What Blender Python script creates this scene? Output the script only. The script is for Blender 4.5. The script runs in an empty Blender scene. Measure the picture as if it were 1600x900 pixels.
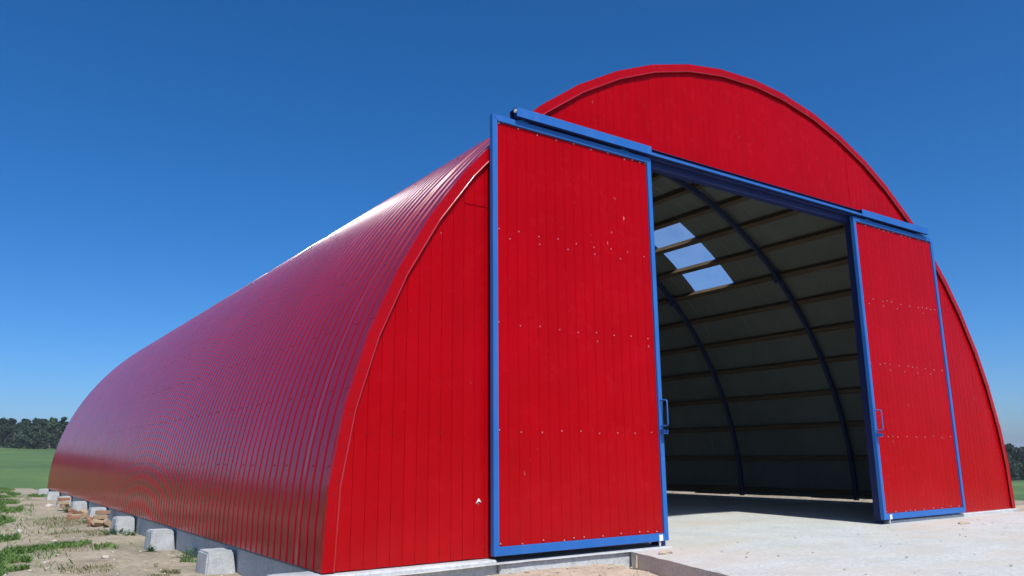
import bpy, bmesh, math, random
import numpy as np
from mathutils import Vector, Matrix
R = math.radians
scene = bpy.context.scene

# ------------------------------------------------------------------ camera, sky, sun, exposure
CAM = dict(f=1219.6, loc=(-2.7114, -6.8276, 0.9787), yaw=0.6071, pitch=0.2125, roll=-0.0083)
SUN_AZ, SUN_EL = -11.0, 55.0          # degrees to the right of the facade's normal, above the horizon
cd = bpy.data.cameras.new("camera"); cam = bpy.data.objects.new("camera", cd)
scene.collection.objects.link(cam); scene.camera = cam
cd.sensor_width = 36.0; cd.lens = CAM['f'] / 1600 * 36.0
cd.clip_start = 0.05; cd.clip_end = 6000
_y, _p, _r = CAM['yaw'], CAM['pitch'], CAM['roll']
fw = Vector((math.sin(_y)*math.cos(_p), math.cos(_y)*math.cos(_p), math.sin(_p)))
rt = Vector((math.cos(_y), -math.sin(_y), 0)); up = rt.cross(fw)
r2 = math.cos(_r)*rt + math.sin(_r)*up; u2 = -math.sin(_r)*rt + math.cos(_r)*up
M = Matrix((r2, u2, -fw)).transposed().to_4x4(); M.translation = Vector(CAM['loc'])
cam.matrix_world = M

sun_dir = Vector((math.cos(R(SUN_EL))*math.sin(R(SUN_AZ)), -math.cos(R(SUN_EL))*math.cos(R(SUN_AZ)), math.sin(R(SUN_EL))))
world = bpy.data.worlds.new("World"); scene.world = world; world.use_nodes = True
wn = world.node_tree.nodes; wl = world.node_tree.links
bg = wn['Background']; sky = wn.new('ShaderNodeTexSky')
sky.sky_type = 'NISHITA'; sky.sun_disc = False
sky.sun_elevation = R(SUN_EL); sky.sun_rotation = math.atan2(sun_dir.x, sun_dir.y)
sky.altitude = 0; sky.air_density = 0.75; sky.dust_density = 1.3; sky.ozone_density = 10.0
hsv = wn.new('ShaderNodeHueSaturation'); hsv.inputs['Saturation'].default_value = 1.2
wl.new(sky.outputs[0], hsv.inputs['Color']); wl.new(hsv.outputs[0], bg.inputs[0]); bg.inputs[1].default_value = 0.15
sl = bpy.data.lights.new("sun", 'SUN'); sl.energy = 5.0; sl.angle = R(0.53); sl.color = (1.0, 0.965, 0.92)
sun = bpy.data.objects.new("sun", sl); scene.collection.objects.link(sun)
sun.rotation_euler = (-sun_dir).to_track_quat('-Z', 'Y').to_euler(); sun.location = (5, -20, 30)
scene.view_settings.view_transform = 'Standard'; scene.view_settings.look = 'None'
scene.view_settings.exposure = 0.0; scene.view_settings.gamma = 1.0

# ------------------------------------------------------------------ helpers
COL = scene.collection
rnd = random.Random(7)
nrg = np.random.default_rng(11)

def link(o, parent=None):
    COL.objects.link(o)
    if parent is not None: o.parent = parent
    return o
def tag(o, label=None, cat=None, group=None, kind=None):
    if label: o['label'] = label
    if cat: o['category'] = cat
    if group: o['group'] = group
    if kind: o['kind'] = kind
    return o
def empty(name, loc, label, cat, group=None, rz=0):
    o = bpy.data.objects.new(name, None); link(o); o.location = loc; o.rotation_euler = (0, 0, rz)
    o.empty_display_size = 0.2
    return tag(o, label, cat, group)
class MB:
    """collects shapes into one mesh"""
    def __init__(s): s.v = []; s.f = []
    def add(s, vs, fs):
        b = len(s.v); s.v += [tuple(v) for v in vs]; s.f += [tuple(i+b for i in f) for f in fs]; return s
    def box(s, x0, x1, y0, y1, z0, z1, bev=0.0):
        if bev <= 0:
            vs = [(x, y, z) for z in (z0, z1) for y in (y0, y1) for x in (x0, x1)]
            return s.add(vs, [(0,2,3,1),(4,5,7,6),(0,1,5,4),(2,6,7,3),(0,4,6,2),(1,3,7,5)])
        bm = bmesh.new(); bmesh.ops.create_cube(bm, size=1)
        bmesh.ops.scale(bm, vec=(x1-x0, y1-y0, z1-z0), verts=bm.verts)
        bmesh.ops.translate(bm, vec=((x0+x1)/2, (y0+y1)/2, (z0+z1)/2), verts=bm.verts)
        bmesh.ops.bevel(bm, geom=bm.edges[:], offset=bev, segments=1, affect='EDGES')
        return s.frombm(bm)
    def frombm(s, bm):
        bm.verts.index_update()
        s.add([v.co[:] for v in bm.verts], [[v.index for v in f.verts] for f in bm.faces]); bm.free(); return s
    def tube(s, pts, r, n=8, closed=False):
        pts = [Vector(p) for p in pts]; N = len(pts); rr = r if isinstance(r, (list, tuple)) else [r]*N
        rings = []
        ref = None
        for i, p in enumerate(pts):
            a = pts[max(i-1, 0)]; b = pts[min(i+1, N-1)]
            t = (b-a).normalized()
            if ref is None: ref = Vector((0, 0, 1)) if abs(t.z) < 0.9 else Vector((1, 0, 0))
            x = t.cross(ref).normalized(); y = x.cross(t).normalized(); ref = y
            rings.append([p + rr[i]*(math.cos(2*math.pi*k/n)*x + math.sin(2*math.pi*k/n)*y) for k in range(n)])
        vs = [v[:] for rg in rings for v in rg]
        fs = [(i*n+k, i*n+(k+1) % n, (i+1)*n+(k+1) % n, (i+1)*n+k) for i in range(N-1) for k in range(n)]
        fs += [tuple(range(n))[::-1], tuple((N-1)*n+k for k in range(n))]
        return s.add(vs, fs)
    def mesh(s, name, mat, smooth=None):
        me = bpy.data.meshes.new(name); me.from_pydata(s.v, [], s.f); me.validate()
        bm = bmesh.new(); bm.from_mesh(me); bmesh.ops.recalc_face_normals(bm, faces=bm.faces); bm.to_mesh(me); bm.free()
        if smooth is not None:
            me.polygons.foreach_set('use_smooth', [True]*len(me.polygons)); me.set_sharp_from_angle(angle=R(smooth))
        me.materials.append(mat); return me
    def build(s, name, mat, parent=None, loc=None, smooth=None):
        o = bpy.data.objects.new(name, s.mesh(name, mat, smooth)); link(o, parent)
        if loc: o.location = loc
        return o
def np_mesh(name, verts, faces, mat, smooth=False):
    me = bpy.data.meshes.new(name)
    verts = np.asarray(verts, np.float32); faces = np.asarray(faces, np.int32); k = faces.shape[1]
    me.vertices.add(len(verts)); me.vertices.foreach_set('co', verts.ravel())
    me.loops.add(faces.size); me.loops.foreach_set('vertex_index', faces.ravel())
    me.polygons.add(len(faces)); me.polygons.foreach_set('loop_start', np.arange(0, faces.size, k, dtype=np.int32))
    me.polygons.foreach_set('loop_total', np.full(len(faces), k, np.int32))
    if smooth: me.polygons.foreach_set('use_smooth', np.ones(len(faces), bool))
    me.update(); me.validate(); me.materials.append(mat); return me
_T = np.random.default_rng(3).random((256, 256))
def vnoise(x, y):
    xi = np.floor(x).astype(int); yi = np.floor(y).astype(int); fx = x-xi; fy = y-yi
    fx = fx*fx*(3-2*fx); fy = fy*fy*(3-2*fy)
    g = lambda a, b: _T[a % 256, b % 256]
    return (g(xi, yi)*(1-fx)+g(xi+1, yi)*fx)*(1-fy)+(g(xi, yi+1)*(1-fx)+g(xi+1, yi+1)*fx)*fy
def fbm(x, y, o=4):
    s = 0; a = .5
    for i in range(o): s = s+a*(vnoise(x*2**i+17.3*i, y*2**i+5.1*i)-.5); a *= .5
    return s
def sstep(a, b, x):
    t = np.clip((x-a)/(b-a), 0, 1); return t*t*(3-2*t)

# ------------------------------------------------------------------ materials
def new_mat(name):
    m = bpy.data.materials.new(name); m.use_nodes = True; nt = m.node_tree
    return m, nt, nt.nodes['Principled BSDF']
def ramp(nt, src, stops):
    n = nt.nodes.new('ShaderNodeValToRGB'); e = n.color_ramp.elements
    while len(e) < len(stops): e.new(0.5)
    for el, (p, c) in zip(e, stops): el.position = p; el.color = (*c, 1)
    nt.links.new(src, n.inputs[0]); return n.outputs[0]
def noise(nt, scale, detail=4, rough=.55, vec=None, out=0):
    n = nt.nodes.new('ShaderNodeTexNoise'); n.inputs['Scale'].default_value = scale
    n.inputs['Detail'].default_value = detail; n.inputs['Roughness'].default_value = rough
    if vec is not None: nt.links.new(vec, n.inputs['Vector'])
    return n.outputs[out]
def coords(nt, scale=(1, 1, 1), kind='Object'):
    t = nt.nodes.new('ShaderNodeTexCoord'); mp = nt.nodes.new('ShaderNodeMapping')
    mp.inputs['Scale'].default_value = scale; nt.links.new(t.outputs[kind], mp.inputs[0]); return mp.outputs[0]
def wcoords(nt, scale=(1, 1, 1)):
    t = nt.nodes.new('ShaderNodeNewGeometry'); mp = nt.nodes.new('ShaderNodeMapping')
    mp.inputs['Scale'].default_value = scale; nt.links.new(t.outputs['Position'], mp.inputs[0]); return mp.outputs[0]
def mixc(nt, fac, a, b, mode='MIX'):
    n = nt.nodes.new('ShaderNodeMix'); n.data_type = 'RGBA'; n.blend_type = mode
    for sck, v in ((n.inputs[0], fac), (n.inputs[6], a), (n.inputs[7], b)):
        if hasattr(v, 'is_linked'): nt.links.new(v, sck)
        elif isinstance(v, (int, float)): sck.default_value = v
        else: sck.default_value = (*v, 1)
    return n.outputs[2]
def bump(nt, b, h, strength=.3, dist=.02):
    n = nt.nodes.new('ShaderNodeBump'); n.inputs['Strength'].default_value = strength; n.inputs['Distance'].default_value = dist
    nt.links.new(h, n.inputs['Height']); nt.links.new(n.outputs[0], b.inputs['Normal'])
def math_(nt, op, a, b=0.0):
    n = nt.nodes.new('ShaderNodeMath'); n.operation = op
    for sck, v in ((n.inputs[0], a), (n.inputs[1], b)):
        if hasattr(v, 'is_linked'): nt.links.new(v, sck)
        else: sck.default_value = v
    return n.outputs[0]

def paint(name, c1, c2, rough, dust=(.45, .36, .27), dust_amt=.12, chips=0.0, chip_col=(.75, .7, .68), wav=.15, perobj=0.0, spec=.5, coat=0.0, splash=0.0):
    m, nt, b = new_mat(name)
    w = wcoords(nt)
    col = ramp(nt, noise(nt, 1.3, 5, .6, w), [(.3, c1), (.7, c2)])
    if perobj:
        oi = nt.nodes.new('ShaderNodeObjectInfo')
        v = math_(nt, 'ADD', math_(nt, 'MULTIPLY', oi.outputs['Random'], perobj), 1-perobj*.5)
        hs = nt.nodes.new('ShaderNodeHueSaturation'); nt.links.new(v, hs.inputs['Value']); nt.links.new(col, hs.inputs['Color']); col = hs.outputs[0]
    # thin film of dust in downward streaks
    ds = noise(nt, 1.0, 6, .65, wcoords(nt, (14, 14, .9)))
    col = mixc(nt, math_(nt, 'MULTIPLY', ramp(nt, ds, [(.45, (0, 0, 0)), (.8, (1, 1, 1))]), dust_amt), col, dust)
    if splash:
        sz = nt.nodes.new('ShaderNodeSeparateXYZ'); nt.links.new(w, sz.inputs[0])
        hz_ = ramp(nt, math_(nt, 'MULTIPLY', sz.outputs[2], .6), [(0, (1, 1, 1)), (.25, (.35, .35, .35)), (.8, (0, 0, 0))])
        sp_ = math_(nt, 'MULTIPLY', hz_, ramp(nt, noise(nt, 3.0, 6, .7, wcoords(nt, (1, 1, .7))), [(.3, (.4, .4, .4)), (.7, (1, 1, 1))]))
        col = mixc(nt, math_(nt, 'MULTIPLY', sp_, splash), col, (.42, .34, .27))
    if chips:
        n1 = noise(nt, 15.0, 2, .5, wcoords(nt, (1.6, 1.6, .6))); n2 = noise(nt, .7, 3, .5, w)
        fac = math_(nt, 'MULTIPLY', ramp(nt, n1, [(.75, (0, 0, 0)), (.765, (1, 1, 1))]), ramp(nt, n2, [(.5, (0, 0, 0)), (.6, (1, 1, 1))]))
        col = mixc(nt, math_(nt, 'MULTIPLY', fac, chips), col, chip_col)
    nt.links.new(col, b.inputs['Base Color'])
    rr = math_(nt, 'ADD', math_(nt, 'MULTIPLY', noise(nt, 5, 4, .6, w), .16), rough-.08)
    nt.links.new(rr, b.inputs['Roughness'])
    if wav: bump(nt, b, noise(nt, 2.2, 3, .5, w), wav, .01)
    b.inputs['Specular IOR Level'].default_value = spec
    b.inputs['Coat Weight'].default_value = coat; b.inputs['Coat Roughness'].default_value = .12
    return m
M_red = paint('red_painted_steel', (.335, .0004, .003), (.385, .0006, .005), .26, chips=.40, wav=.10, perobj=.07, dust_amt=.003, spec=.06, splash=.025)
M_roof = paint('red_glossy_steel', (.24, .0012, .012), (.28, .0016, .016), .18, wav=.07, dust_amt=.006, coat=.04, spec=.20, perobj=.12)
M_trim = paint('red_trim_steel', (.335, .0004, .003), (.385, .0006, .005), .26, wav=.05, dust_amt=.004, spec=.14)
M_hem = paint('red_hem_steel', (.345, .001, .0035), (.39, .0012, .005), .16, wav=0, dust_amt=.0, spec=.7, coat=.5)
M_blue = paint('blue_painted_steel', (.018, .115, .38), (.023, .135, .43), .42, spec=.25, chips=.35, wav=.08, dust_amt=.06)
M_rib = paint('dark_blue_steel', (.020, .035, .10), (.025, .045, .12), .45, wav=.05)
M_navy_shade = paint('navy_shaded_steel', (.012, .022, .10), (.016, .028, .125), .42, wav=.05, dust_amt=.03, spec=.3)  # navy with deep shade put into the colour: header, jambs, inner track
M_lining = paint('pale_grey_lining', (.15, .165, .14), (.19, .205, .175), .6, wav=.05, dust=(.3, .25, .2), dust_amt=.2)

def simple(name, col, rough=.6, metal=0.0):
    m, nt, b = new_mat(name); b.inputs['Roughness'].default_value = rough; b.inputs['Metallic'].default_value = metal
    c = ramp(nt, noise(nt, 20, 3, .6, wcoords(nt)), [(.3, tuple(x*.85 for x in col)), (.7, tuple(min(1, x*1.12) for x in col))])
    nt.links.new(c, b.inputs['Base Color']); return m
M_screw = simple('zinc_screw', (.72, .72, .72), .35, .6)
M_white = simple('white_plastic', (.78, .78, .76), .45)
M_darkscrew = simple('red_screw_head', (.16, .012, .02), .4)
M_stake = simple('pale_wood', (.60, .48, .32), .75)
M_dark = simple('black_rubber', (.02, .02, .02), .7)

def concrete(name, base, spread=.10, bumpy=.5, sand=None, scale=1.0):
    m, nt, b = new_mat(name); w = wcoords(nt)
    n1 = noise(nt, 1.4*scale, 6, .62, w); n2 = noise(nt, 26*scale, 4, .7, w)
    lo = tuple(max(0, x-spread) for x in base); hi = tuple(min(1, x+spread*.7) for x in base)
    col = ramp(nt, n1, [(.30, lo), (.62, base), (.8, hi)])
    col = mixc(nt, .35, col, ramp(nt, n2, [(.3, (.25, .25, .25)), (.65, (.75, .75, .75))]), 'OVERLAY')
    pits = ramp(nt, noise(nt, 70*scale, 2, .5, w), [(.28, (0, 0, 0)), (.36, (1, 1, 1))])
    col = mixc(nt, math_(nt, 'MULTIPLY', math_(nt, 'SUBTRACT', 1.0, pits), .5), col, tuple(x*.45 for x in base))
    if sand:
        ns = ramp(nt, noise(nt, .55, 7, .68, wcoords(nt, (.6, 1.6, 1))), [(.47, (0, 0, 0)), (.66, (1, 1, 1))])
        col = mixc(nt, math_(nt, 'MULTIPLY', ns, .85), col, sand)
        nd = ramp(nt, noise(nt, 2.4, 5, .7, wcoords(nt, (.5, 2.2, 1))), [(.66, (0, 0, 0)), (.74, (1, 1, 1))])
        col = mixc(nt, math_(nt, 'MULTIPLY', nd, .6), col, (.20, .17, .13))
    nt.links.new(col, b.inputs['Base Color']); b.inputs['Roughness'].default_value = .92
    h = math_(nt, 'ADD', math_(nt, 'MULTIPLY', n2, .5), pits)
    bump(nt, b, h, bumpy, .006); return m
M_conc = concrete('grey_concrete', (.47, .49, .49), .09, .7)
M_block = concrete('block_concrete', (.44, .455, .455), .16, 1.0, scale=2.2)
M_slab = concrete('slab_concrete', (.495, .515, .49), .07, .6, sand=(.49, .46, .385))

m, nt, b = new_mat('timber'); M_wood = m
w = coords(nt, (30, 1.2, 30))
c = ramp(nt, noise(nt, 1.5, 5, .6, w), [(.3, (.08, .05, .026)), (.55, (.14, .095, .05)), (.75, (.24, .175, .10))])
nt.links.new(c, b.inputs['Base Color']); b.inputs['Roughness'].default_value = .75; bump(nt, b, noise(nt, 3, 4, .6, w), .3, .004)

m, nt, b = new_mat('clear_sheet'); M_pane = m
out = nt.nodes['Material Output']; tr = nt.nodes.new('ShaderNodeBsdfTransparent'); tr.inputs[0].default_value = (.86, .90, .92, 1)
gl = nt.nodes.new('ShaderNodeBsdfGlossy'); gl.inputs['Roughness'].default_value = .12
df = nt.nodes.new('ShaderNodeBsdfTranslucent'); df.inputs[0].default_value = (.8, .84, .86, 1)
fr = nt.nodes.new('ShaderNodeLayerWeight'); fr.inputs[0].default_value = .35
mx = nt.nodes.new('ShaderNodeMixShader'); mx2 = nt.nodes.new('ShaderNodeMixShader')
nt.links.new(ramp(nt, noise(nt, 2.5, 4, .6, wcoords(nt)), [(.3, (.10, .10, .10)), (.8, (.15, .15, .15))]), mx2.inputs[0])
nt.links.new(tr.outputs[0], mx2.inputs[1]); nt.links.new(df.outputs[0], mx2.inputs[2])
nt.links.new(ramp(nt, fr.outputs['Facing'], [(.3, (.05, .05, .05)), (.9, (.6, .6, .6))]), mx.inputs[0]); nt.links.new(mx2.outputs[0], mx.inputs[1]); nt.links.new(gl.outputs[0], mx.inputs[2])
nt.links.new(mx.outputs[0], out.inputs[0])

# ground: trodden soil, sand, thin green film
m, nt, b = new_mat('trodden_soil'); M_soil = m
w = wcoords(nt)
n1 = noise(nt, .9, 7, .65, w); n2 = noise(nt, 14, 6, .7, w); n3 = noise(nt, 60, 3, .6, w)
col = ramp(nt, n1, [(.28, (.22, .185, .135)), (.5, (.335, .285, .205)), (.72, (.43, .375, .28))])
col = mixc(nt, .55, col, ramp(nt, n2, [(.30, (.12, .11, .10)), (.5, (.5, .5, .5)), (.70, (.85, .84, .82))]), 'OVERLAY')
col = mixc(nt, ramp(nt, n3, [(.70, (0, 0, 0)), (.76, (.75, .75, .75))]), col, (.55, .50, .43))
gn = ramp(nt, noise(nt, .55, 6, .7, wcoords(nt, (1.3, .5, 1))), [(.47, (0, 0, 0)), (.66, (.6, .6, .6))])
sx = nt.nodes.new('ShaderNodeSeparateXYZ'); nt.links.new(w, sx.inputs[0])
left = math_(nt, 'MULTIPLY', math_(nt, 'LESS_THAN', sx.outputs[0], -.1), math_(nt, 'GREATER_THAN', sx.outputs[1], 1.5))
col = mixc(nt, math_(nt, 'MULTIPLY', gn, left), col, (.13, .15, .06))
# clean dry sand thrown against the front footing
sandm = math_(nt, 'MULTIPLY', math_(nt, 'GREATER_THAN', sx.outputs[0], .2), math_(nt, 'LESS_THAN', sx.outputs[1], .5))
col = mixc(nt, math_(nt, 'MULTIPLY', sandm, .7), col, ramp(nt, n2, [(.3, (.42, .33, .23)), (.7, (.62, .52, .40))]))
nt.links.new(col, b.inputs['Base Color']); b.inputs['Roughness'].default_value = .95
bump(nt, b, math_(nt, 'ADD', n2, math_(nt, 'MULTIPLY', n3, .5)), .8, .03)

m, nt, b = new_mat('meadow'); M_field = m
w = wcoords(nt)
n1 = noise(nt, .02, 6, .65, wcoords(nt, (1.0, .8, 1))); n2 = noise(nt, .5, 5, .7, w)
col = ramp(nt, n1, [(.35, (.040, .088, .022)), (.52, (.068, .132, .028)), (.68, (.115, .185, .034))])
col = mixc(nt, .35, col, ramp(nt, n2, [(.3, (.3, .3, .3)), (.7, (.72, .72, .70))]), 'OVERLAY')
nt.links.new(col, b.inputs['Base Color']); b.inputs['Roughness'].default_value = .95; bump(nt, b, n2, .6, .2)

def leafmat(name, c1, c2, sc=.25, trans=.25):
    m, nt, b = new_mat(name)
    oi = nt.nodes.new('ShaderNodeObjectInfo')
    nz = noise(nt, sc, 4, .6, wcoords(nt))
    col = ramp(nt, nz, [(.32, c1), (.68, c2)])
    hs = nt.nodes.new('ShaderNodeHueSaturation'); nt.links.new(col, hs.inputs['Color'])
    nt.links.new(math_(nt, 'ADD', math_(nt, 'MULTIPLY', oi.outputs['Random'], .5), .75), hs.inputs['Value'])
    nt.links.new(hs.outputs[0], b.inputs['Base Color']); b.inputs['Roughness'].default_value = .65
    t = nt.nodes.new('ShaderNodeBsdfTranslucent'); nt.links.new(hs.outputs[0], t.inputs[0])
    mx = nt.nodes.new('ShaderNodeMixShader'); mx.inputs[0].default_value = trans
    o = nt.nodes['Material Output']; nt.links.new(b.outputs[0], mx.inputs[1]); nt.links.new(t.outputs[0], mx.inputs[2]); nt.links.new(mx.outputs[0], o.inputs[0])
    return m
M_leaf = leafmat('tree_leaves', (.045, .085, .040), (.080, .135, .058))
M_leaf2 = leafmat('dark_tree_leaves', (.034, .068, .038), (.060, .105, .052))
M_grass = leafmat('green_grass', (.07, .15, .03), (.13, .23, .05), 3)
M_dry = leafmat('dry_grass', (.16, .17, .06), (.26, .24, .11), 3)
M_weed = leafmat('weed_leaves', (.06, .14, .03), (.10, .21, .045), 8)
m, nt, b = new_mat('birch_bark'); M_bark = m
nt.links.new(ramp(nt, noise(nt, 2, 4, .6, wcoords(nt, (1, 1, 3))), [(.4, (.10, .09, .08)), (.52, (.24, .235, .22))]), b.inputs['Base Color']); b.inputs['Roughness'].default_value = .85
M_brick = [concrete('brick_%d' % i, c, .05, .6, scale=2.5) for i, c in enumerate([(.30, .15, .095), (.33, .215, .14), (.30, .17, .11), (.36, .28, .18)])]
M_stone = concrete('field_stone', (.50, .46, .41), .10, .5, scale=3)

# ------------------------------------------------------------------ arch geometry of the hangar
W, H, A1, A2 = 12.9548, 6.4724, -0.052, 1.2491
A3 = 1-A1-A2; L = 26.2; CX = W/2
def arch_r(a):
    c, s = math.cos(a), math.sin(a); lo, hi = 0.0, 9.0
    for _ in range(45):
        mm = (lo+hi)/2; t = mm*s/H
        if (mm*c/(W/2))**2-(1-A1*t-A2*t*t-A3*t**3) < 0: lo = mm
        else: hi = mm
    return lo
_cache = {}
def arch(adeg, off=0.0):
    """point (x, z) of the arch at an angle, moved outward by off"""
    k = round(adeg, 4)
    if k not in _cache:
        a = R(adeg); r = arch_r(a); h = 1e-3; ra, rb = arch_r(a-h), arch_r(a+h)
        pa = Vector((ra*math.cos(a-h), ra*math.sin(a-h))); pb = Vector((rb*math.cos(a+h), rb*math.sin(a+h)))
        t = (pb-pa).normalized(); n = Vector((t.y, -t.x))
        if n.dot(pa) < 0: n = -n
        _cache[k] = (CX+r*math.cos(a), r*math.sin(a), n.x, n.y)
    x, z, nx, nz = _cache[k]
    return x+nx*off, z+nz*off
def arch_z(x, off=0.0):
    """height of the arch (moved inward by -off) above a given x"""
    lo, hi = (0.0, 90.0) if x > CX else (90.0, 180.0)
    for _ in range(40):
        mm = (lo+hi)/2; px, _z = arch(mm, off)
        if (px > x) == True: lo = mm
        else: hi = mm
    px, pz = arch((lo+hi)/2, off)
    return max(pz, 0.0)

# ------------------------------------------------------------------ terrain
def field_h(x, y):
    d = np.hypot(x+2.7, y+6.8); az = np.degrees(np.arctan2(x+2.7, y+6.8))
    left = np.interp(d, [0, 44, 60, 80, 140, 220, 300, 380, 600, 2500], [-.35, -.4, -1.2, -1.5, -.3, 2.6, 5.3, 6.0, 6.5, 8])
    right = np.interp(d, [0, 19, 26, 50, 100, 250, 400, 2500], [-.2, -.2, -.8, -2.3, -3.9, -6.0, -5.0, -3])
    k = sstep(12, 58, az)*(1-sstep(120, 175, az))
    return left*(1-k)+right*k+fbm(x*.02, y*.02, 3)*np.clip((d-50)/200, 0, 1)*4.5
def yard_h(x, y):
    z = -.30+0*x
    # left yard: gentle lumps, slightly lower away from the wall
    z = z-.06*sstep(-.6, -3, x)+.05*fbm(x*.8, y*.8, 4)+.035*fbm(x*4, y*4, 3)
    z = z+.10*sstep(14, 24, y)*sstep(2, -1, x)
    # sand in front of the footing
    front = sstep(.35, .0, y)*sstep(-.6, .3, x)
    heap = -.15-.10*sstep(-.5, -1.6, y)-.25*sstep(-1.5, -5, y)
    heap = heap+.055*np.exp(-((x-2.1)/.55)**2-((y+.45)/.25)**2)+.04*np.exp(-((x-2.9)/.3)**2-((y+.75)/.3)**2)
    heap = heap+.07*fbm(x*2.2, y*2.2, 4)+.05*fbm(x*9, y*9, 3)
    z = z*(1-front)+heap*front
    # beneath the slab and the hall
    inside = sstep(3.2, 3.9, x+(.53/1.8)*np.minimum(0, -y-.2)*-1)*sstep(13.6, 13.1, x)*sstep(.6, -.1, y)
    z = z-.15*sstep(3.0, 3.9, x-(.53/1.8)*np.minimum(0, y+.2))*sstep(.4, 0, y)*sstep(13.4, 12.9, x)
    z = np.where((x > .1) & (x < W-.1) & (y > .1), -.34, z)
    # dirt bank right of the hall
    r = sstep(12.95, 13.6, x)
    z = z*(1-r)+(-.03+.07*fbm(x*1.3, y*1.3, 4)+.05*fbm(x*6, y*6, 3))*r
    return z
def axis(lo, hi, step, out_lo, out_hi, g=1.18):
    a = list(np.arange(lo, hi+1e-6, step)); s = step
    while a[-1] < out_hi: s *= g; a.append(a[-1]+s)
    s = step
    while a[0] > out_lo: s *= g; a.insert(0, a[0]-s)
    return np.array(a)
xs = axis(-3.2, 4.2, .05, -3000, 3000, 1.09); ys = axis(-2.2, 13, .06, -3000, 3000, 1.09)
X, Y = np.meshgrid(xs, ys)
dcam = np.hypot(X+2.7, Y+6.8); azc = np.degrees(np.arctan2(X+2.7, Y+6.8))
edge = np.interp(azc, [-180, -30, 5, 20, 50, 68, 90, 180], [30, 30, 44, 40, 34, 20.5, 22, 30])+1.5*fbm(azc*.2, dcam*0+3, 3)
k = sstep(-1.2, 1.2, dcam-edge)
Z = yard_h(X, Y)*(1-k)+field_h(X, Y)*k
V = np.c_[X.ravel(), Y.ravel(), Z.ravel()]
nx, ny = len(xs), len(ys)
I = (np.arange(ny-1)[:, None]*nx+np.arange(nx-1)[None]).ravel()
F = np.c_[I, I+1, I+nx+1, I+nx]
fk = k.ravel()[F].mean(1)
def submesh(name, mask, mat):
    f = F[mask]; u, inv = np.unique(f, return_inverse=True)
    o = bpy.data.objects.new(name, np_mesh(name, V[u], inv.reshape(f.shape), mat, True)); link(o); tag(o, kind='structure'); return o
submesh('ground', fk < .5, M_soil); submesh('field', fk >= .5, M_field)
def gz(x, y):
    x = np.atleast_1d(np.float64(x)); y = np.atleast_1d(np.float64(y))
    d = np.hypot(x+2.7, y+6.8); az = np.degrees(np.arctan2(x+2.7, y+6.8))
    e = np.interp(az, [-180, -30, 5, 20, 50, 68, 90, 180], [30, 30, 44, 40, 34, 20.5, 22, 30]); kk = sstep(-1.2, 1.2, d-e)
    return yard_h(x, y)*(1-kk)+field_h(x, y)*kk

# concrete slab: floor of the hall and the apron in front, one pour with an uneven surface
SLZ = -.05
def slab():
    V_ = []; F_ = []; nb = 0
    def grid(x0f, x1, ys_, n):
        nonlocal nb
        ys_ = np.array(ys_); t = np.linspace(0, 1, n+1)[None, :]
        x0 = x0f(ys_)[:, None]; Xg = x0+(x1-x0)*t; Yg = np.repeat(ys_[:, None], n+1, 1)
        Zg = SLZ+.022*fbm(Xg*1.1, Yg*1.1, 4)+.010*fbm(Xg*7, Yg*7, 2)
        b = nb; V_.append(np.c_[Xg.ravel(), Yg.ravel(), Zg.ravel()]); nb += Xg.size
        a = (b+np.arange(len(ys_)-1)[:, None]*(n+1)+np.arange(n)[None]).ravel()
        F_.append(np.c_[a, a+1, a+n+2, a+n+1]); return b
    ya = np.r_[np.arange(-12.5, -.2, .06), -.2]; n = 160
    b = grid(lambda y: 3.45+(.53/1.8)*(y+.2)+.05*fbm(y*5, y*0+1.7, 4), 13.25, ya, n)
    top = V_[0].reshape(len(ya), n+1, 3)[:, 0]
    low = top.copy(); low[:, 2] = -.42; low[:, 0] += .012; lb = nb; V_.append(low); nb += len(low)
    q = np.arange(len(ya)-1); F_.append(np.c_[b+q*(n+1), b+(q+1)*(n+1), lb+q+1, lb+q])
    grid(lambda y: .25+0*y, 12.75, [-.2, 0.1, .6, 1.2, 2, 3, 4, 5, 6, 8, 10, 14, 18, 22, 26.05], 60)
    return np.concatenate(V_), np.concatenate(F_)
vs, fs = slab()
o = bpy.data.objects.new('concrete_floor', np_mesh('concrete_floor', vs, fs, M_slab, True)); link(o); tag(o, kind='structure')
o.data.set_sharp_from_angle(angle=R(40))

# footing of the hall
fb = MB()
fb.box(.035, .32, .10, 26.15, -.6, -.02, .012)                       # left
fb.box(W-.32, W-.035, .10, 26.15, -.6, -.012, .012)                  # right
fb.box(.30, W-.30, 25.85, 26.18, -.6, -.02, .012)                    # back
fb.box(-.10, 1.745, -.13, .12, -.6, -.012, .018)                     # front left, proud
fb.box(1.752, 4.15, -.165, .10, -.6, -.045, .015)
fb.box(8.775, W+.02, -.07, .12, -.6, -.004, .012)
o = fb.build('foundation', M_conc); tag(o, kind='structure')

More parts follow.
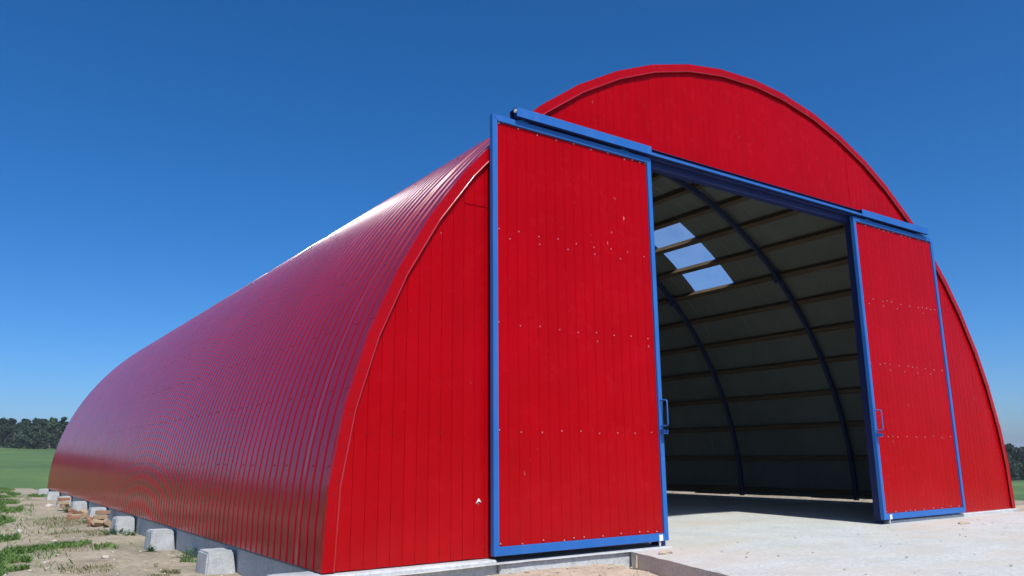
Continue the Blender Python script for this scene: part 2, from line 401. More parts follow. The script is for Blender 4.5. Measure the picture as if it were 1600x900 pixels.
# ------------------------------------------------------------------ the hangar
hangar = empty('arched_hangar', (0, 0, 0), 'long arched red metal hangar with ribbed cladding and open doorway', 'hangar')
DA = 180/56
PITCH = 1.14/6
def sheet_mesh(width, ridges, a0, a1, mat, off=0.0, name='roof_sheet', rib=.0125, pane=False):
    n = max(2, int(round((a1-a0)/DA)))
    sec = []
    y = 0.0
    while y < width-1e-4:
        for (t, h) in ((0, 0), (.018, 0), (.032, 0), (.0380, rib), (.170, rib), (.1760, 0)):
            yy = y+t*ridges
            if yy <= width: sec.append((yy, h))
        y += PITCH*ridges
    sec.append((width+.012, .0035))
    v = []; f = []
    m_ = len(sec)
    for i in range(n+1):
        a = a0+(a1-a0)*i/n
        x0, z0 = arch(a, 0); x1, z1 = arch(a, 1)
        for (yy, h) in sec:
            q = off+h-(.014 if (yy < .018 and ridges == 1 and not pane) else 0)
            v.append((x0+(x1-x0)*q, yy, z0+(z1-z0)*q))
    for i in range(n):
        for j in range(m_-1): f.append((i*m_+j, i*m_+j+1, (i+1)*m_+j+1, (i+1)*m_+j))
    return MB().add(v, f).mesh(name, mat, 20)
yb = [0.0, .71]
while yb[-1]+1.14 < L: yb.append(yb[-1]+1.14)
yb.append(L)
SKY_L = {6, 9, 11, 16, 20}; SKY_R = {4, 10, 15, 19}
AL, AH = 46.6, 65.9
meshes = {}
bottoms = [.32, .20, .40, .26, .36]
for i in range(len(yb)-1):
    y0, y1 = yb[i], yb[i+1]; wdt = y1-y0
    ar = bottoms[i % 5]
    cuts = [(ar, 180.0)]
    if i in SKY_R and i in SKY_L: cuts = [(ar, AL), (AH, 180-AH), (180-AL, 180)]
    elif i in SKY_R: cuts = [(ar, AL), (AH, 180)]
    elif i in SKY_L: cuts = [(ar, 180-AH), (180-AL, 180)]
    for (a0, a1) in cuts:
        key = (round(wdt, 3), a0, a1)
        if key not in meshes:
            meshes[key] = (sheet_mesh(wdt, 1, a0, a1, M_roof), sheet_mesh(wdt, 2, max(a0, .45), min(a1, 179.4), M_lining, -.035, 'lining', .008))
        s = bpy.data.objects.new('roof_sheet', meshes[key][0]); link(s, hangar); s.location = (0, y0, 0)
        l = bpy.data.objects.new('lining', meshes[key][1]); link(l, s)
    for sset, (a0, a1) in ((SKY_R, (AL, AH)), (SKY_L, (180-AH, 180-AL))):
        if i in sset:
            s = bpy.data.objects.new('skylight', sheet_mesh(wdt, 1, a0, a1, M_pane, .004, 'skylight', .0005)); link(s, hangar); s.location = (0, y0, 0)
            tag(s, 'clear skylight sheet let into the roof')
# roof screws, dark heads in rows on the ridges of the left flank
sc = MB()
for row in [180-(1.6+6.43*q) for q in range(1, 14)]:
    yy = .077
    kk = 0
    while yy < 16:
        x0, z0 = arch(row, .014); x1, z1 = arch(row, .024)
        if kk % 3 != 2: sc.tube([(x0, yy, z0), (x1, yy, z1)], [.010, .007], 5)
        yy += PITCH*2; kk += 1
tag(sc.build('roof_screws', M_darkscrew, hangar), kind='stuff')

# timber purlins and steel arch ribs inside
for q in range(14):
    for mir in (0, 1):
        a = 1.6+6.43*q; a = 180-a if mir else a
        x, z = arch(a, -.045-.055); x1, z1 = arch(a, 1); n = Vector((x1-x, z1-z)).normalized(); t = Vector((-n.y, n.x))
        hw, hd = .05, .055
        c = [Vector((x, z))+t*sx_*hw+n*sy_*hd for sx_, sy_ in ((-1, -1), (1, -1), (1, 1), (-1, 1))]
        jy = rnd.uniform(-.004, .004)
        vs = [(p.x, .09, p.y) for p in c]+[(p.x+jy, L-.09, p.y) for p in c]
        MB().add(vs, [(0,1,2,3),(7,6,5,4),(0,4,5,1),(1,5,6,2),(2,6,7,3),(3,7,4,0)]).build('purlin', M_wood, hangar)
RIBS = [.20, 2.92, 5.87, 9.1, 12.35, 15.6, 18.9, 22.2, 25.9]
def rib_mesh():
    m_ = MB(); v = []; n = 64; prof = [(-.035, -.16), (.035, -.16), (.035, -.255), (-.035, -.255)]
    for i in range(n+1):
        a = .2+179.6*i/n
        for (yy, of) in prof: x, z = arch(a, of); v.append((x, yy, max(z, SLZ)))
    f = [(i*4+j, i*4+(j+1) % 4, (i+1)*4+(j+1) % 4, (i+1)*4+j) for i in range(n) for j in range(4)]
    f += [(3,2,1,0), tuple(n*4+j for j in range(4))]
    return m_.add(v, f).mesh('arch_rib', M_rib, 30)
RM = rib_mesh()
JMS = []
for a in (47.0, 133.0):
    jm = MB()
    for da in (-.45, .45):
        c = []
        for of in (-.10, -.315):
            x, z = arch(a+da, of); c.append((x, z))
        d = Vector((c[1][0]-c[0][0], c[1][1]-c[0][1])).normalized(); t = Vector((-d.y, d.x))*.012
        vs = [(p[0]+s_*t.x, yy, p[1]+s_*t.y) for yy in (-.075, .075) for p in c for s_ in (-1, 1)]
        jm.add(vs, [(0,1,3,2),(4,6,7,5),(0,4,5,1),(2,3,7,6),(0,2,6,4),(1,5,7,3)])
    for yy in (-.055, .055):
        for of in (-.125, -.29):
            p0 = arch(a-1.0, of); p1 = arch(a+1.0, of); jm.tube([(p0[0], yy, p0[1]), (p1[0], yy, p1[1])], .013, 6)
    JMS.append(jm.mesh('bolted_joint', M_rib))
ft = MB()
for sx_ in (0, 1):
    x = arch(.2 if sx_ else 179.8, -.21)[0]; ft.box(x-.11, x+.11, -.10, .10, SLZ-.01, SLZ+.016)
FM = ft.mesh('base_plate', M_rib)
for y in RIBS:
    r_ = bpy.data.objects.new('arch_rib', RM); link(r_, hangar); r_.location = (0, y, 0)
    if y > .5 and y < 25:
        for j_ in JMS: link(bpy.data.objects.new('bolted_joint', j_), r_)
    link(bpy.data.objects.new('base_plate', FM), r_)

# front gable: backing, cladding strips, openings
OX0, OX1, OZ = 4.19, 8.765, 4.635
gb = MB()
def arc_poly(xa, xb, z0, off, y, n=40):
    return [(xa, z0)]+[(xb, z0)]+[(xb-(xb-xa)*i/n, arch_z(xb-(xb-xa)*i/n, off)) for i in range(n+1)]
def plate(mb, xa, xb, z0, off, y0, y1, n=40):
    pts = []
    v = []; f = []
    for i in range(n+1):
        x = xa+(xb-xa)*i/n; zt = max(arch_z(x, off), z0+.001)
        v += [(x, y0, z0), (x, y0, zt), (x, y1, z0), (x, y1, zt)]
    for i in range(n):
        a, b_ = i*4, (i+1)*4
        f += [(a, a+1, b_+1, b_), (a+2, b_+2, b_+3, a+3), (a, b_, b_+2, a+2), (a+1, a+3, b_+3, b_+1)]
    f += [(0, 2, 3, 1), (n*4, n*4+1, n*4+3, n*4+2)]
    mb.add(v, f)
plate(gb, .06, OX0-.11, 0.0, -.045, .012, .030); plate(gb, OX1+.11, W-.06, 0.0, -.045, .012, .030)
plate(gb, OX0-.109, OX1+.109, OZ+.13, -.045, .0125, .0295)
gb.build('gable_backing', M_red, hangar)
SP = .13
gl2 = MB(); plate(gl2, .06, OX0-.13, 0.0, -.06, .034, .040); plate(gl2, OX1+.13, W-.06, 0.0, -.06, .034, .040); plate(gl2, OX0, OX1, OZ+.14, -.06, .034, .040)
gl2.build('gable_lining', M_lining, hangar)
def strip(x0, x1, zb0, zt0, zt1, mat, parent, name='cladding_strip', yb_=0.010, d=.0045, ch=.0032, gap=.0006):
    """one upright cladding strip with folded edges; its top follows the arch"""
    xx = [x0+gap, x0+gap+ch, x1-gap-ch, x1-gap]; yy = [yb_, yb_-d, yb_-d, yb_]
    zt = [zt0+(zt1-zt0)*((x-x0)/(x1-x0)) for x in xx]
    # a shallow pressed line along the middle
    v = [(xx[i], yy[i], zb0) for i in range(4)]+[(xx[i], yy[i], zt[i]) for i in range(4)]
    f = [(0,1,5,4),(1,2,6,5),(2,3,7,6),(3,0,4,7),(0,3,2,1),(4,5,6,7)]
    return MB().add(v, f).build(name, mat, parent)
x = -.01
while x < W-.02:
    x0, x1 = max(x, .012), min(x+SP, W-.012)
    if x1-x0 > .03:
        z0, z1 = arch_z(x0, -.03), arch_z(x1, -.03)
        zb = 0.0+rnd.uniform(-.004, .002)
        if x0 < OX1-.02 and x1 > OX0+.02:
            zb = OZ+.125
        if x0 < OX1 < x1: zb = 0.0; x0 = OX1+.001
        if x0 < OX0 < x1: x1 = OX0-.001; zb = 0.0
        dy = rnd.uniform(-.0012, .0012)
        if x1-x0 > .02:
            if 1.40 < x0 < 2.2:
                strip(x0, x1, zb, 3.622, 3.622, M_red, hangar, yb_=.010+dy); strip(x0, x1, 3.634, z0, z1, M_red, hangar, yb_=.008+dy)
            else: strip(x0, x1, zb, z0, z1, M_red, hangar, yb_=.010+dy)
    x += SP
# screws of the gable (dark heads)
gs = MB()
for zrow in (.10, 1.2, 2.3, 3.45, 4.55, 5.5):
    x = .12
    while x < W-.15:
        if arch_z(x, -.2) > zrow and not (OX0-.1 < x < OX1+.1 and zrow < OZ+.2):
            if rnd.random() < .7: gs.tube([(x, -.003, zrow+rnd.uniform(-.01, .01)), (x, -.009, zrow)], [.008, .006], 5)
        x += SP*2
tag(gs.build('gable_screws', M_darkscrew, hangar), kind='stuff')
# scraps of white film on the gable
MB().add([(1.565, -.006, .52), (1.60, -.006, .575), (1.635, -.006, .53), (1.60, -.009, .545)], [(0,1,3),(1,2,3)]).build('film_scrap', M_white, hangar)

# edge trim: straight folded pieces following the arch, a rolled hem on the inner edge
NT = 28
for k_ in range(NT):
    a0, a1 = 180*k_/NT, 180*(k_+1)/NT
    dy = -.0025 if k_ % 2 else 0.0
    e = .0
    P = lambda a, off: arch(a, off)
    ring = []
    prof = [(.018, .035), (.018, -.026), (-.094, -.026), (-.096, -.020), (-.094, -.014), (.012, -.014), (.012, .035)]
    v = []
    for a in (a0, a1+ (.15 if k_ < NT-1 else 0)):
        for off, yy in prof:
            px, pz = P(a, off+(.001 if k_ % 2 else 0)); v.append((px, yy+dy, max(pz, -.004)))
    m_ = len(prof)
    f = [(j, (j+1) % m_, m_+(j+1) % m_, m_+j) for j in range(m_)]+[tuple(range(m_))[::-1], tuple(range(m_, 2*m_))]
    t_ = MB().add(v, f).build('edge_trim', M_trim, hangar)
    hp = [P(a0, -.090), P(a1, -.090)]
    MB().tube([(p[0], -.027+dy, max(p[1], 0)) for p in hp], .010, 10).build('hem', M_hem, t_, smooth=50)
    ts = MB()
    for u_ in (.08, .5, .92):
        q = P(a0+(a1-a0)*u_, -.045); ts.tube([(q[0], -.026+dy, q[1]), (q[0], -.033+dy, q[1])], [.008, .006], 6)
    ts.build('screw', M_darkscrew, t_)
# back gable
bgm = MB(); plate(bgm, .03, W-.03, 0.0, -.02, L-.03, L, 60); bgm.build('back_wall', M_red, hangar)
bgl = MB(); plate(bgl, .05, W-.05, 0.0, -.06, L-.05, L-.035, 60); bgl.build('back_lining', M_lining, hangar)

# doorway frame
MB().box(OX0-.05, OX1+.05, .004, .12, OZ, OZ+.124, .006).build('header_beam', M_navy_shade, hangar)
MB().box(OX1, OX1+.10, .0005, .15, SLZ, OZ+.003, .006).build('door_jamb', M_navy_shade, hangar)
MB().box(OX0-.10, OX0, .0005, .15, SLZ, OZ+.003, .006).build('door_jamb', M_navy_shade, hangar)

# sliding track over the doorway
TX0, TX1, TZ0, TZ1, TY0, TY1 = 2.0, 10.81, 4.718, 4.818, -.175, -.03
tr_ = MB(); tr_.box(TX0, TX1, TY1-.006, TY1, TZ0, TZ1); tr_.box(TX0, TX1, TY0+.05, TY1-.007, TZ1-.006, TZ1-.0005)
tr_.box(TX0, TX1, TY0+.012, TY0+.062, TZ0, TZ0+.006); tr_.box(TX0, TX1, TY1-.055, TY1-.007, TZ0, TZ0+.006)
track = tr_.build('door_track', M_navy_shade, hangar)
MB().box(TX0, TX1, TY0+.010, TY0+.0115, TZ0-.001, TZ0+.030).build('track_lip', M_blue, track)
MB().tube([(TX0+.03, -.095, TZ0+.055), (TX1-.03, -.095, TZ0+.055)], .024, 10).build('track_pipe', M_navy_shade, track, smooth=40)
for (xa, xb) in ((TX0, 4.09), (8.78, TX1)):
    cv = MB(); cv.box(xa-.002, xb, TY0, TY0+.006, TZ0-.004, TZ1+.004); cv.box(xa-.002, xb, TY0+.007, TY0+.09, TZ1+.001, TZ1+.004); cv.build('track_cover', M_blue, track)
    xe = xa if xa < 5 else xb
    MB().tube([(xe-.012, -.145, TZ1-.035), (xe+.012, -.145, TZ1-.035)], .022, 10).build('end_stop', M_white, track, smooth=40)
for xq in (2.6, 5.0, 7.2, 9.6):
    MB().box(xq-.03, xq+.03, TY1+.0005, -.004, TZ0+.05, TZ1-.02).build('track_bracket', M_blue, track)

# ------------------------------------------------------------------ sliding doors
DW, DH, DT = 2.416, 4.67, .06
def door(xl, lead, label):
    """lead = side of the leading edge: +1 right, -1 left"""
    d = empty('sliding_door', (xl, -.12, .0187), label, 'door', 'sliding hangar doors')
    sw, bw, tw = .066, .086, .070
    def rail(pts, y0=0.0, y1=DT):
        n = len(pts); v = [(p[0], y0, p[1]) for p in pts]+[(p[0], y1, p[1]) for p in pts]
        f = [tuple(range(n)), tuple(range(2*n-1, n-1, -1))]+[(i, i+n, (i+1) % n+n, (i+1) % n) for i in range(n)]
        mb = MB().add(v, f); me = mb.mesh('frame_rail', M_blue)
        bm = bmesh.new(); bm.from_mesh(me); bmesh.ops.bevel(bm, geom=bm.edges[:], offset=.003, segments=1, affect='EDGES'); bm.to_mesh(me); bm.free()
        o = bpy.data.objects.new('frame_rail', me); link(o, d); return o
    g = .0012
    rail([(0, 0), (sw-g, bw), (sw-g, DH-tw), (0, DH)][::1])
    rail([(DW, 0), (DW, DH), (DW-sw+g, DH-tw), (DW-sw+g, bw)])
    rail([(g*2, 0), (DW-g*2, 0), (DW-sw, bw-g), (sw, bw-g)])
    rail([(g*2, DH), (sw, DH-tw+g), (DW-sw, DH-tw+g), (DW-g*2, DH)])
    MB().box(sw-.01, DW-sw+.01, .030, .042, bw-.01, DH-tw+.01).build('door_backing', M_red, d)
    n = 17; xs_ = [sw+(DW-2*sw)*i/n for i in range(n+1)]
    for i in range(n):
        strip(xs_[i], xs_[i+1], bw+.001, DH-tw-.001, DH-tw-.001, M_red, d, yb_=.0295+rnd.uniform(-.0006, .0006))
    s_ = MB()
    for zi, z in enumerate((bw+.022, 1.215, 2.33, 3.36, DH-tw-.025)):
        for i in range(n+1):
            if i % 2 == (0 if zi in (0, 4) else 0) or rnd.random() < .12:
                xq = min(max(xs_[i]+(.02 if i < n else -.02)+rnd.uniform(-.006, .006), sw+.015), DW-sw-.015); zq = z+rnd.uniform(-.012, .012)
                s_.tube([(xq, .018, zq), (xq, .010, zq)], [.0075, .0055], 6)
        if zi in (2, 3):
            for i in range(1, n, 3):
                if rnd.random() < .5: s_.tube([(xs_[i]+.03, .018, z-.09), (xs_[i]+.03, .011, z-.09)], [.008, .006], 6)
    tag(s_.build('screws', M_screw, d), kind='stuff')
    xe = DW-sw*.5 if lead > 0 else sw*.5
    # pull handle
    hz0, hz1, pr = 1.30, 1.60, .105
    pts = [(xe, .0, hz0), (xe, -pr*.8, hz0), (xe, -pr*.95, hz0+.008), (xe, -pr, hz0+.03), (xe, -pr, hz1-.03), (xe, -pr*.95, hz1-.008), (xe, -pr*.8, hz1), (xe, 0, hz1)]
    MB().tube(pts, .0095, 8).build('handle', M_blue, d, smooth=50)
    lt = MB(); lt.box(xe-.03, xe+.03, -.075, -.001, 1.205, 1.212); lt.box(xe-.03, xe-.024, -.075, -.001, 1.213, 1.255); lt.box(xe+.024, xe+.03, -.075, -.001, 1.213, 1.255)
    lt.build('latch', M_blue, d)
    # floor guide below the leading edge
    xg = DW-.13 if lead > 0 else .17
    gd = MB().box(xg-.028, xg+.028, -.008, -.001, .004, .070).build('guide_plate', M_white, d)
    MB().tube([(xg, .02, -.003), (xg, .02, -.06)], [.014, .012], 8).build('guide_pin', M_screw, gd)
    for xq in (.42, DW-.45):
        hb = MB(); hb.box(xq-.07, xq+.07, -.004, .035, DH+.001, DH+.010); hb.box(xq-.018, xq+.018, .008, .03, DH+.011, DH+.055)
        hb.build('hanger_bracket', M_blue, d)
    return d
door(1.706, 1, 'large red sliding door in blue frame, left of the doorway')
door(8.590, -1, 'red sliding door in blue frame, right of the doorway')

# ------------------------------------------------------------------ concrete blocks along the left wall
def rough_block(x0, x1, y0, y1, z0, z1, taper, seed, amp=.006):
    bm = bmesh.new(); bmesh.ops.create_cube(bm, size=1)
    bmesh.ops.bevel(bm, geom=bm.edges[:], offset=.05, segments=2, affect='EDGES')
    bmesh.ops.subdivide_edges(bm, edges=bm.edges[:], cuts=3, use_grid_fill=True)
    from mathutils import noise as mn
    for v in bm.verts:
        t = v.co.z+.5; s = 1-taper*t
        p = Vector((x0+(x1-x0)*(.5+v.co.x*s), y0+(y1-y0)*(.5+v.co.y*s), z0+(z1-z0)*t))
        nz = mn.noise_vector(p*7+Vector((seed*3.1, 0, 0)))*amp*1.6+mn.noise_vector(p*23+Vector((seed*3.1, 0, 0)))*amp*.9
        v.co = p+nz
    return MB().frombm(bm)
ords = ['nearest', 'second', 'third', 'fourth', 'fifth', 'sixth', 'seventh', 'farthest']
BY = [2.86, 5.98, 9.15, 12.45, 15.6, 19.0, 22.2, 25.75]
for i, y in enumerate(BY):
    o = bpy.data.objects.new('concrete_block', None)
    zt = -.035+rnd.uniform(-.012, .008)
    zt = [-.05, -.035, -.03, -.02, -.02, -.02, .01, .0][i]
    h = [.44, .40, .40, .38, .36, .34, .30, .32][i]
    mb = rough_block(-.335, .03, y-.25, y+.29, zt-h, zt, .20, i)
    ob = mb.mesh('concrete_block', M_block, 35); o = bpy.data.objects.new('concrete_block', ob); link(o)
    o.rotation_euler.z = 0
    if i in (0, 7): lab = ['tapered concrete block nearest the camera beside the left wall', 'farthest small concrete block at the back end of the left wall'][i == 7]
    else: lab = '%s tapered concrete block from the front, against the left wall' % ords[i]
    tag(o, lab, 'concrete block', 'concrete blocks along the left wall')
o = rough_block(-.42, .06, -.14, .34, -.55, -.015, .03, 20, .004).build('corner_block', M_block, smooth=35)
tag(o, 'low flat concrete block under the front left corner', 'concrete block')

# ------------------------------------------------------------------ bricks
def brick_mesh(i):
    bm = bmesh.new(); bmesh.ops.create_cube(bm, size=1); bmesh.ops.scale(bm, vec=(.25, .12, .075), verts=bm.verts)
    bmesh.ops.bevel(bm, geom=bm.edges[:], offset=.008, segments=1, affect='EDGES')
    r_ = random.Random(i)
    for v in bm.verts: v.co += Vector([r_.uniform(-.005, .005) for _ in range(3)])
    return MB().frombm(bm).mesh('brick', M_brick[i % 4])
BM = [brick_mesh(i) for i in range(4)]
def brick(x, y, z, rx, ry, rz, m_, label, group):
    o = bpy.data.objects.new('brick', BM[m_]); link(o); o.location = (x, y, z); o.rotation_euler = (R(rx), R(ry), R(rz)); tag(o, label, 'brick', group)
g1, g2 = 'bricks heaped by the fourth block', 'bricks heaped beside the fifth block'
h1 = 'loose brick in the heap between the third and fourth concrete blocks'
for (x, y, z, rx, ry, rz, m_, lab) in [
    (-.20, 11.35, -.06, 0, 4, 20, 1, 'topmost brick of the heap between third and fourth concrete blocks'), (-.24, 11.30, -.145, 4, 0, 5, 3, h1), (-.20, 11.42, -.225, 0, 5, 60, 1, h1),
    (-.36, 11.45, -.20, 25, 20, 50, 2, h1), (-.40, 11.2, -.25, 10, -15, 100, 0, h1), (-.30, 11.05, -.24, 35, 10, 30, 3, h1), (-.16, 11.0, -.24, 60, 0, 80, 1, h1), (-.14, 10.75, -.25, 20, 40, 10, 3, h1)]:
    brick(x, y, z, rx, ry, rz, m_, lab, g1)
h2 = 'loose brick lying in the heap beside the fifth concrete block'
for (x, y, z, rx, ry, rz, m_, lab) in [
    (-.38, 16.7, .0, 0, 0, 15, 0, 'orange brick on top of the little stack beside the fifth block'), (-.40, 16.65, -.085, 0, 3, 10, 3, 'yellow brick under the orange one in the little stack'), (-.36, 16.7, -.165, 0, 0, 60, 1, h2),
    (-.30, 15.2, -.23, 15, 20, 30, 0, h2), (-.42, 14.6, -.26, 5, 5, 75, 2, h2), (-.35, 14.0, -.27, 8, 0, 20, 3, h2), (-.16, 14.3, -.22, 30, 25, -15, 3, h2), (-.22, 13.5, -.24, 40, 10, 60, 1, h2), (-.5, 13.4, -.28, 4, 0, 12, 0, h2)]:
    brick(x, y, z, rx, ry, rz, m_, lab, g2)

# ------------------------------------------------------------------ stones and gravel
def stone_mesh(i):
    bm = bmesh.new(); bmesh.ops.create_icosphere(bm, subdivisions=2, radius=1); r_ = random.Random(50+i)
    from mathutils import noise as mn
    for v in bm.verts: v.co = Vector((v.co.x*1.2, v.co.y*.9, v.co.z*.6))*(1+.35*mn.noise(v.co*1.3+Vector((i*4.4, 0, 0))))
    return MB().frombm(bm).mesh('stone', M_stone)
SM = [stone_mesh(i) for i in range(3)]
for i, (x, y, s, lab) in enumerate([(-.94, 5.35, .045, 'pale stone on the bare soil left of the second block'), (-1.64, 5.5, .035, 'pale stone near the lower left grass patch'), (-1.29, 8.3, .045, 'small stone on the soil level with the third block'),
        (-.62, 3.4, .035, 'small stone in front of the nearest block'), (-1.64, 10.8, .06, 'flat stone at the far left of the bare soil'), (-.55, 18.4, .09, 'pale stone on the soil near the sixth block')]):
    o = bpy.data.objects.new('stone', SM[i % 3]); link(o); o.location = (x, y, float(gz(x, y)[0])+s*.25); o.scale = (s, s, s); o.rotation_euler.z = i*1.3; tag(o, lab, 'stone', 'stones on the bare soil')
def scatter(name, n, region, smin, smax, mat, label, cat, flat=.55):
    v = []; f = []
    base = np.array([(1,0,0),(-1,0,0),(0,1,0),(0,-1,0),(0,0,1),(0,0,-1)], float); bf = np.array([(0,2,4),(2,1,4),(1,3,4),(3,0,4),(2,0,5),(1,2,5),(3,1,5),(0,3,5)])
    c = 0
    while c < n:
        x, y = region()
        if x is None: continue
        z = zfun(x, y)
        s = smin+(smax-smin)*nrg.random()**3
        a = nrg.random()*6.28; ca, sa = math.cos(a), math.sin(a)
        b_ = base*(1+.5*(nrg.random((6, 3))-.5))*np.array([1.2, .85, flat])*s
        b_ = np.c_[b_[:, 0]*ca-b_[:, 1]*sa, b_[:, 0]*sa+b_[:, 1]*ca, b_[:, 2]]+np.array([x, y, z+s*.2])
        f.append(bf+6*c); v.append(b_); c += 1
    o = bpy.data.objects.new(name, np_mesh(name, np.concatenate(v), np.concatenate(f), mat)); link(o); tag(o, label, cat, kind='stuff')
def zfun(x, y): return float(gz(x, y)[0])
scatter('gravel', 900, lambda: (nrg.uniform(-3.4, -.1), 1.0+30*nrg.random()**1.6), .006, .032, M_stone, 'small pale pebbles strewn over the bare soil at left', 'gravel')
scatter('sand_clods', 900, lambda: (nrg.uniform(.2, 3.3), nrg.uniform(-2.2, -.17)), .004, .022, M_soil, 'crumbs and clods on the sand before the footing', 'sand')
def zfun(x, y): return SLZ+.004
scatter('slab_debris', 200, lambda: (nrg.uniform(3.6, 13), -.35-4.5*nrg.random()**1.4), .005, .020, M_soil, 'crumbs of soil and debris lying on the concrete apron', 'debris', .35)
for (x, y, s, lab) in [(3.62, -.55, .055, 'dark clod of soil on the apron corner beside the left door'), (9.6, -.75, .07, 'clod of soil on the apron below the right door')]:
    o = bpy.data.objects.new('soil_clod', SM[1].copy()); o.data.materials[0] = M_soil; link(o); o.location = (x, y, SLZ+.01); o.scale = (s*1.5, s, s*.7); tag(o, lab, 'soil clod')
o = MB().tube([(3.40, -.33, -.20), (3.41, -.335, -.10), (3.425, -.325, -.04)], [.012, .011, .004], 5).build('wooden_stake', M_stake); tag(o, 'pale splintered wooden stake by the corner of the slab', 'stake')
o = MB().box(16.15, 16.24, .62, .70, -.6, .42, .006).build('wooden_post', M_stake); tag(o, 'wooden post on the dirt bank right of the hangar', 'post')

# ------------------------------------------------------------------ grass, weeds
def blades(name, spots, mat, label, cat='grass', hmin=.03, hmax=.09, wid=.006):
    v = []; f = []; c = 0
    for (cx, cy, rx, ry, n) in spots:
        a = nrg.random(n)*2*np.pi; rr = np.sqrt(nrg.random(n))*(.75+.5*vnoise(np.cos(a)*2+cx*3, np.sin(a)*2+cy))
        x = cx+rx*rr*np.cos(a); y = cy+ry*rr*np.sin(a)
        keep = (fbm(x*2.2+9, y*1.1, 3) > -.10) & ((x < -.02) | (y < -.2)); x, y = x[keep], y[keep]
        z = gz(x, y)-.004; m_ = len(x)
        h = hmin+(hmax-hmin)*nrg.random(m_)**1.5; d = nrg.random(m_)*2*np.pi; lean = h*(.25+.8*nrg.random(m_)); w_ = wid*(.6+.8*nrg.random(m_))
        px, py = -np.sin(d)*w_, np.cos(d)*w_
        p0 = np.c_[x-px, y-py, z]; p1 = np.c_[x+px, y+py, z]
        p2 = np.c_[x+np.cos(d)*lean*.45+px*.9, y+np.sin(d)*lean*.45+py*.9, z+h*.65]; p3 = np.c_[x+np.cos(d)*lean, y+np.sin(d)*lean, z+h]
        v.append(np.stack([p0, p1, p2, p3], 1).reshape(-1, 3)); f.append(np.arange(m_*4).reshape(-1, 4)+c); c += m_*4
    o = bpy.data.objects.new(name, np_mesh(name, np.concatenate(v), np.concatenate(f), mat)); link(o); return tag(o, label, cat, kind='stuff')
blades('grass', [(-2.25, 5.6, .42, 1.15, 9000), (-2.0, 7.3, .45, .5, 2500), (-1.25, 7.4, .40, .35, 1300), (-1.95, 9.6, .3, .6, 1500), (-2.0, 14.5, .45, 2.0, 3500), (-1.55, 20, .45, 3.5, 6000),
                 (-1.25, 27, .5, 3.0, 5000), (-1.6, 33, .8, 2.5, 4000), (-3.2, 4.5, .7, 2, 5000), (-3.2, 12, .6, 6, 6000), (-.35, 3.95, .22, .3, 500), (-.35, 25, .3, 1.0, 900), (-.7, 6.6, .3, .3, 250), (-2.0, 6.3, .8, 2.0, 700), (-1.6, 12, .8, 4, 600), (-1.4, 22, .7, 7, 1600)], M_grass, 'short green grass growing in patches on the left soil')
blades('dry_grass', [(-.42, 3.35, .24, .75, 2600), (-.75, 2.6, .25, .4, 900), (-.9, 6.9, .6, .5, 500), (-.9, 9.3, .5, .7, 900), (-.8, 12.6, .5, 1.3, 900), (-1.3, 4.2, .3, .4, 300)], M_dry, 'thin dry grass on the soil beside the nearest block', hmin=.02, hmax=.06, wid=.004)
def weed(x, y, n, r, h, label):
    z = float(gz(x, y)[0]); e = empty('weed', (x, y, z), label, 'weed', 'weeds along the left wall')
    st = MB(); lv = MB()
    for i in range(n):
        a = rnd.uniform(0, 6.28); q = r*rnd.random()**.5; hh = h*rnd.uniform(.45, 1)*(1.1-.5*q/r)
        p0 = Vector((q*.4*math.cos(a), q*.4*math.sin(a), -.01)); p1 = Vector((q*math.cos(a), q*math.sin(a), hh))
        st.tube([p0, (p0+p1)/2+Vector((0, 0, .1*hh)), p1], [.004, .003, .0015], 4)
        for j in range(7):
            t = rnd.uniform(.25, 1); c = p0.lerp(p1, t); b = rnd.uniform(0, 6.28); l = rnd.uniform(.025, .055)
            d = Vector((math.cos(b), math.sin(b), rnd.uniform(-.2, .6))).normalized(); s_ = d.cross(Vector((0, 0, 1))).normalized()*l*.42
            lv.add([c, c+d*l*.5+s_, c+d*l+Vector((0, 0, -.006)), c+d*l*.5-s_], [(0, 1, 2, 3)])
    st.build('stem', M_weed, e); lv.build('leaves', M_weed, e)
weed(-.34, 9.0, 34, .26, .17, 'leafy green weed at the foot of the third concrete block')
weed(-.12, 8.6, 16, .16, .14, 'small leafy weed on the near side of the third block')
weed(-.30, 16.0, 26, .24, .26, 'leafy weed growing between the little brick stack and the fifth block')
weed(-.34, 5.7, 8, .09, .10, 'tiny weed at the corner of the second concrete block')
weed(-.36, 12.2, 12, .16, .12, 'low weed beside the heap of bricks')
weed(-.10, 4.6, 16, .22, .20, 'thin weed against the footing between the nearest two blocks')

# ------------------------------------------------------------------ trees of the far wood
def crown_arrays(seed, h, r, n, base=.18, leaf=.42):
    g = np.random.default_rng(seed); K = 26
    t = g.random(K)**.8; ca = g.random(K)*2*np.pi
    env = r*np.sin(np.pi*np.clip(.30+.68*t, 0, 1))**.7
    cr = env*(.25+.7*g.random(K)**.5); C = np.c_[cr*np.cos(ca), cr*np.sin(ca), h*(base+(1-base-.05)*t)]
    S = r*(.24+.22*g.random(K))*(1.15-.55*t)
    idx = g.integers(0, K, n); d = g.normal(size=(n, 3)); d /= np.linalg.norm(d, axis=1)[:, None]
    P = C[idx]+d*(S[idx]*g.random(n)**.35)[:, None]*np.array([1, 1, .85])
    a = g.normal(size=(n, 3)); a /= np.linalg.norm(a, axis=1)[:, None]; b_ = np.cross(a, g.normal(size=(n, 3))); b_ /= np.linalg.norm(b_, axis=1)[:, None]
    l = leaf*(.5+.8*g.random(n))[:, None]
    V_ = np.stack([P-a*l, P+b_*l*.55, P+a*l, P-b_*l*.55], 1).reshape(-1, 3)
    return V_, np.arange(n*4).reshape(-1, 4), C
kinds = []
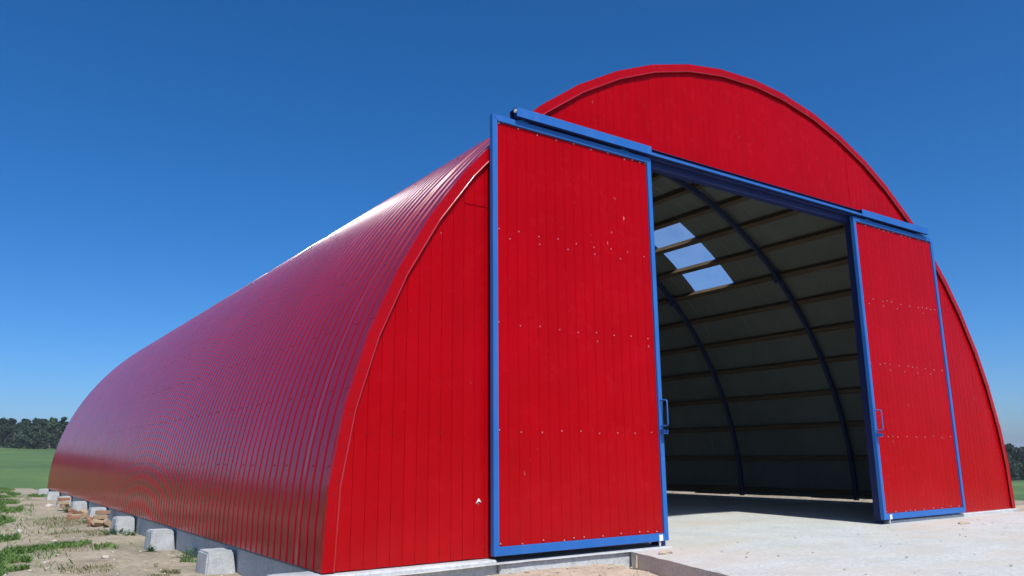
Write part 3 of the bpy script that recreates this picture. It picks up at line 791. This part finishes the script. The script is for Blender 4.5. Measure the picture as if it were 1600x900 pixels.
for i, (h, r, n, mt, bs) in enumerate([(13, 3.0, 3600, M_leaf, .06), (11.5, 3.3, 3400, M_leaf2, .04), (13.5, 2.7, 3200, M_leaf, .10), (10, 3.0, 3000, M_leaf2, .03), (12, 3.5, 3600, M_leaf2, .04)]):
    V_, F_, C_ = crown_arrays(100+i, h, r, n, bs)
    cm = np_mesh('crown', V_, F_, mt)
    tk = MB(); hh = h*.93
    tk.tube([(0, 0, -.4), (.05, .03, h*.3), (-.06, .05, h*.6), (0, 0, hh)], [.17, .14, .09, .02], 6)
    for c in C_[:9]: tk.tube([(0, 0, max(c[2]-1.2, h*.2)), (c[0]*.5, c[1]*.5, c[2]-.5), tuple(c)], [.06, .04, .015], 4)
    kinds.append((cm, tk.mesh('trunk', M_bark)))
def polar(azd, d): a = R(azd); return -2.7+d*math.sin(a), -6.8+d*math.cos(a)
def plant_tree(azd, d, kd, s, label, group):
    x, y = polar(azd, d); e = empty('tree', (x, y, float(gz(x, y)[0])), label, 'tree', group, rnd.uniform(0, 6.28)); e.scale = (s*rnd.uniform(.9, 1.1), s*rnd.uniform(.9, 1.1), s)
    link(bpy.data.objects.new('crown', kinds[kd][0]), e); link(bpy.data.objects.new('trunk', kinds[kd][1]), e)
for j in range(40):
    az = -6+13.5*j/39+rnd.uniform(-.2, .2)
    plant_tree(az, 300+rnd.uniform(-3, 6), rnd.randrange(5), rnd.uniform(.62, .80), 'tree at the edge of the dark wood beyond the green field at left', 'trees at the edge of the left wood')
for j in range(16):
    az = 63+9*j/15+rnd.uniform(-.2, .2)
    plant_tree(az, 262+rnd.uniform(-3, 6), rnd.randrange(5), rnd.uniform(.60, .78), 'tree at the edge of the wood beyond the field at far right', 'trees at the edge of the right wood')
# depth of the wood behind the edge: one uncountable mass
vv = []; ff = []; c = 0
protos = [crown_arrays(300+i, 12.5, 3.0, 800, .0, .75)[:2] for i in range(4)]
for j in range(1000):
    az = rnd.uniform(-24, 84) if j % 2 else (rnd.uniform(-8, 9) if j % 4 else rnd.uniform(62, 74)); dd = (310 if az < 20 else 310-45*min(1, (az-20)/35))+rnd.uniform(0, 22)
    if j % 3 == 0: dd = (293 if az < 20 else 293-45*min(1, (az-20)/35))+rnd.uniform(-2, 6)
    x, y = polar(az, dd); z = float(gz(x, y)[0]); V_, F_ = protos[j % 4]; s = rnd.uniform(.60, .78)*(rnd.uniform(.30, .55) if j % 3 == 0 else 1); a = rnd.uniform(0, 6.28); ca, sa = math.cos(a), math.sin(a)
    vv.append(np.c_[(V_[:, 0]*ca-V_[:, 1]*sa)*s+x, (V_[:, 0]*sa+V_[:, 1]*ca)*s+y, V_[:, 2]*s+z]); ff.append(F_+c); c += len(V_)
o = bpy.data.objects.new('wood', np_mesh('wood', np.concatenate(vv), np.concatenate(ff), M_leaf2)); link(o); tag(o, 'dark mass of the far wood behind its edge trees', 'wood', kind='stuff')

# ------------------------------------------------------------------ air
m = bpy.data.materials.new('thin_haze'); m.use_nodes = True; nt = m.node_tree
for n in list(nt.nodes):
    if n.type == 'BSDF_PRINCIPLED': nt.nodes.remove(n)
pv = nt.nodes.new('ShaderNodeVolumePrincipled'); pv.inputs['Color'].default_value = (.80, .90, 1.0, 1); pv.inputs['Density'].default_value = .0002
nt.links.new(pv.outputs[0], nt.nodes['Material Output'].inputs['Volume'])
hz = MB().box(-3700, 3700, -3700, 3700, -12, 26).build('haze', m); tag(hz, 'thin bluish summer haze over the fields', 'haze', kind='stuff')
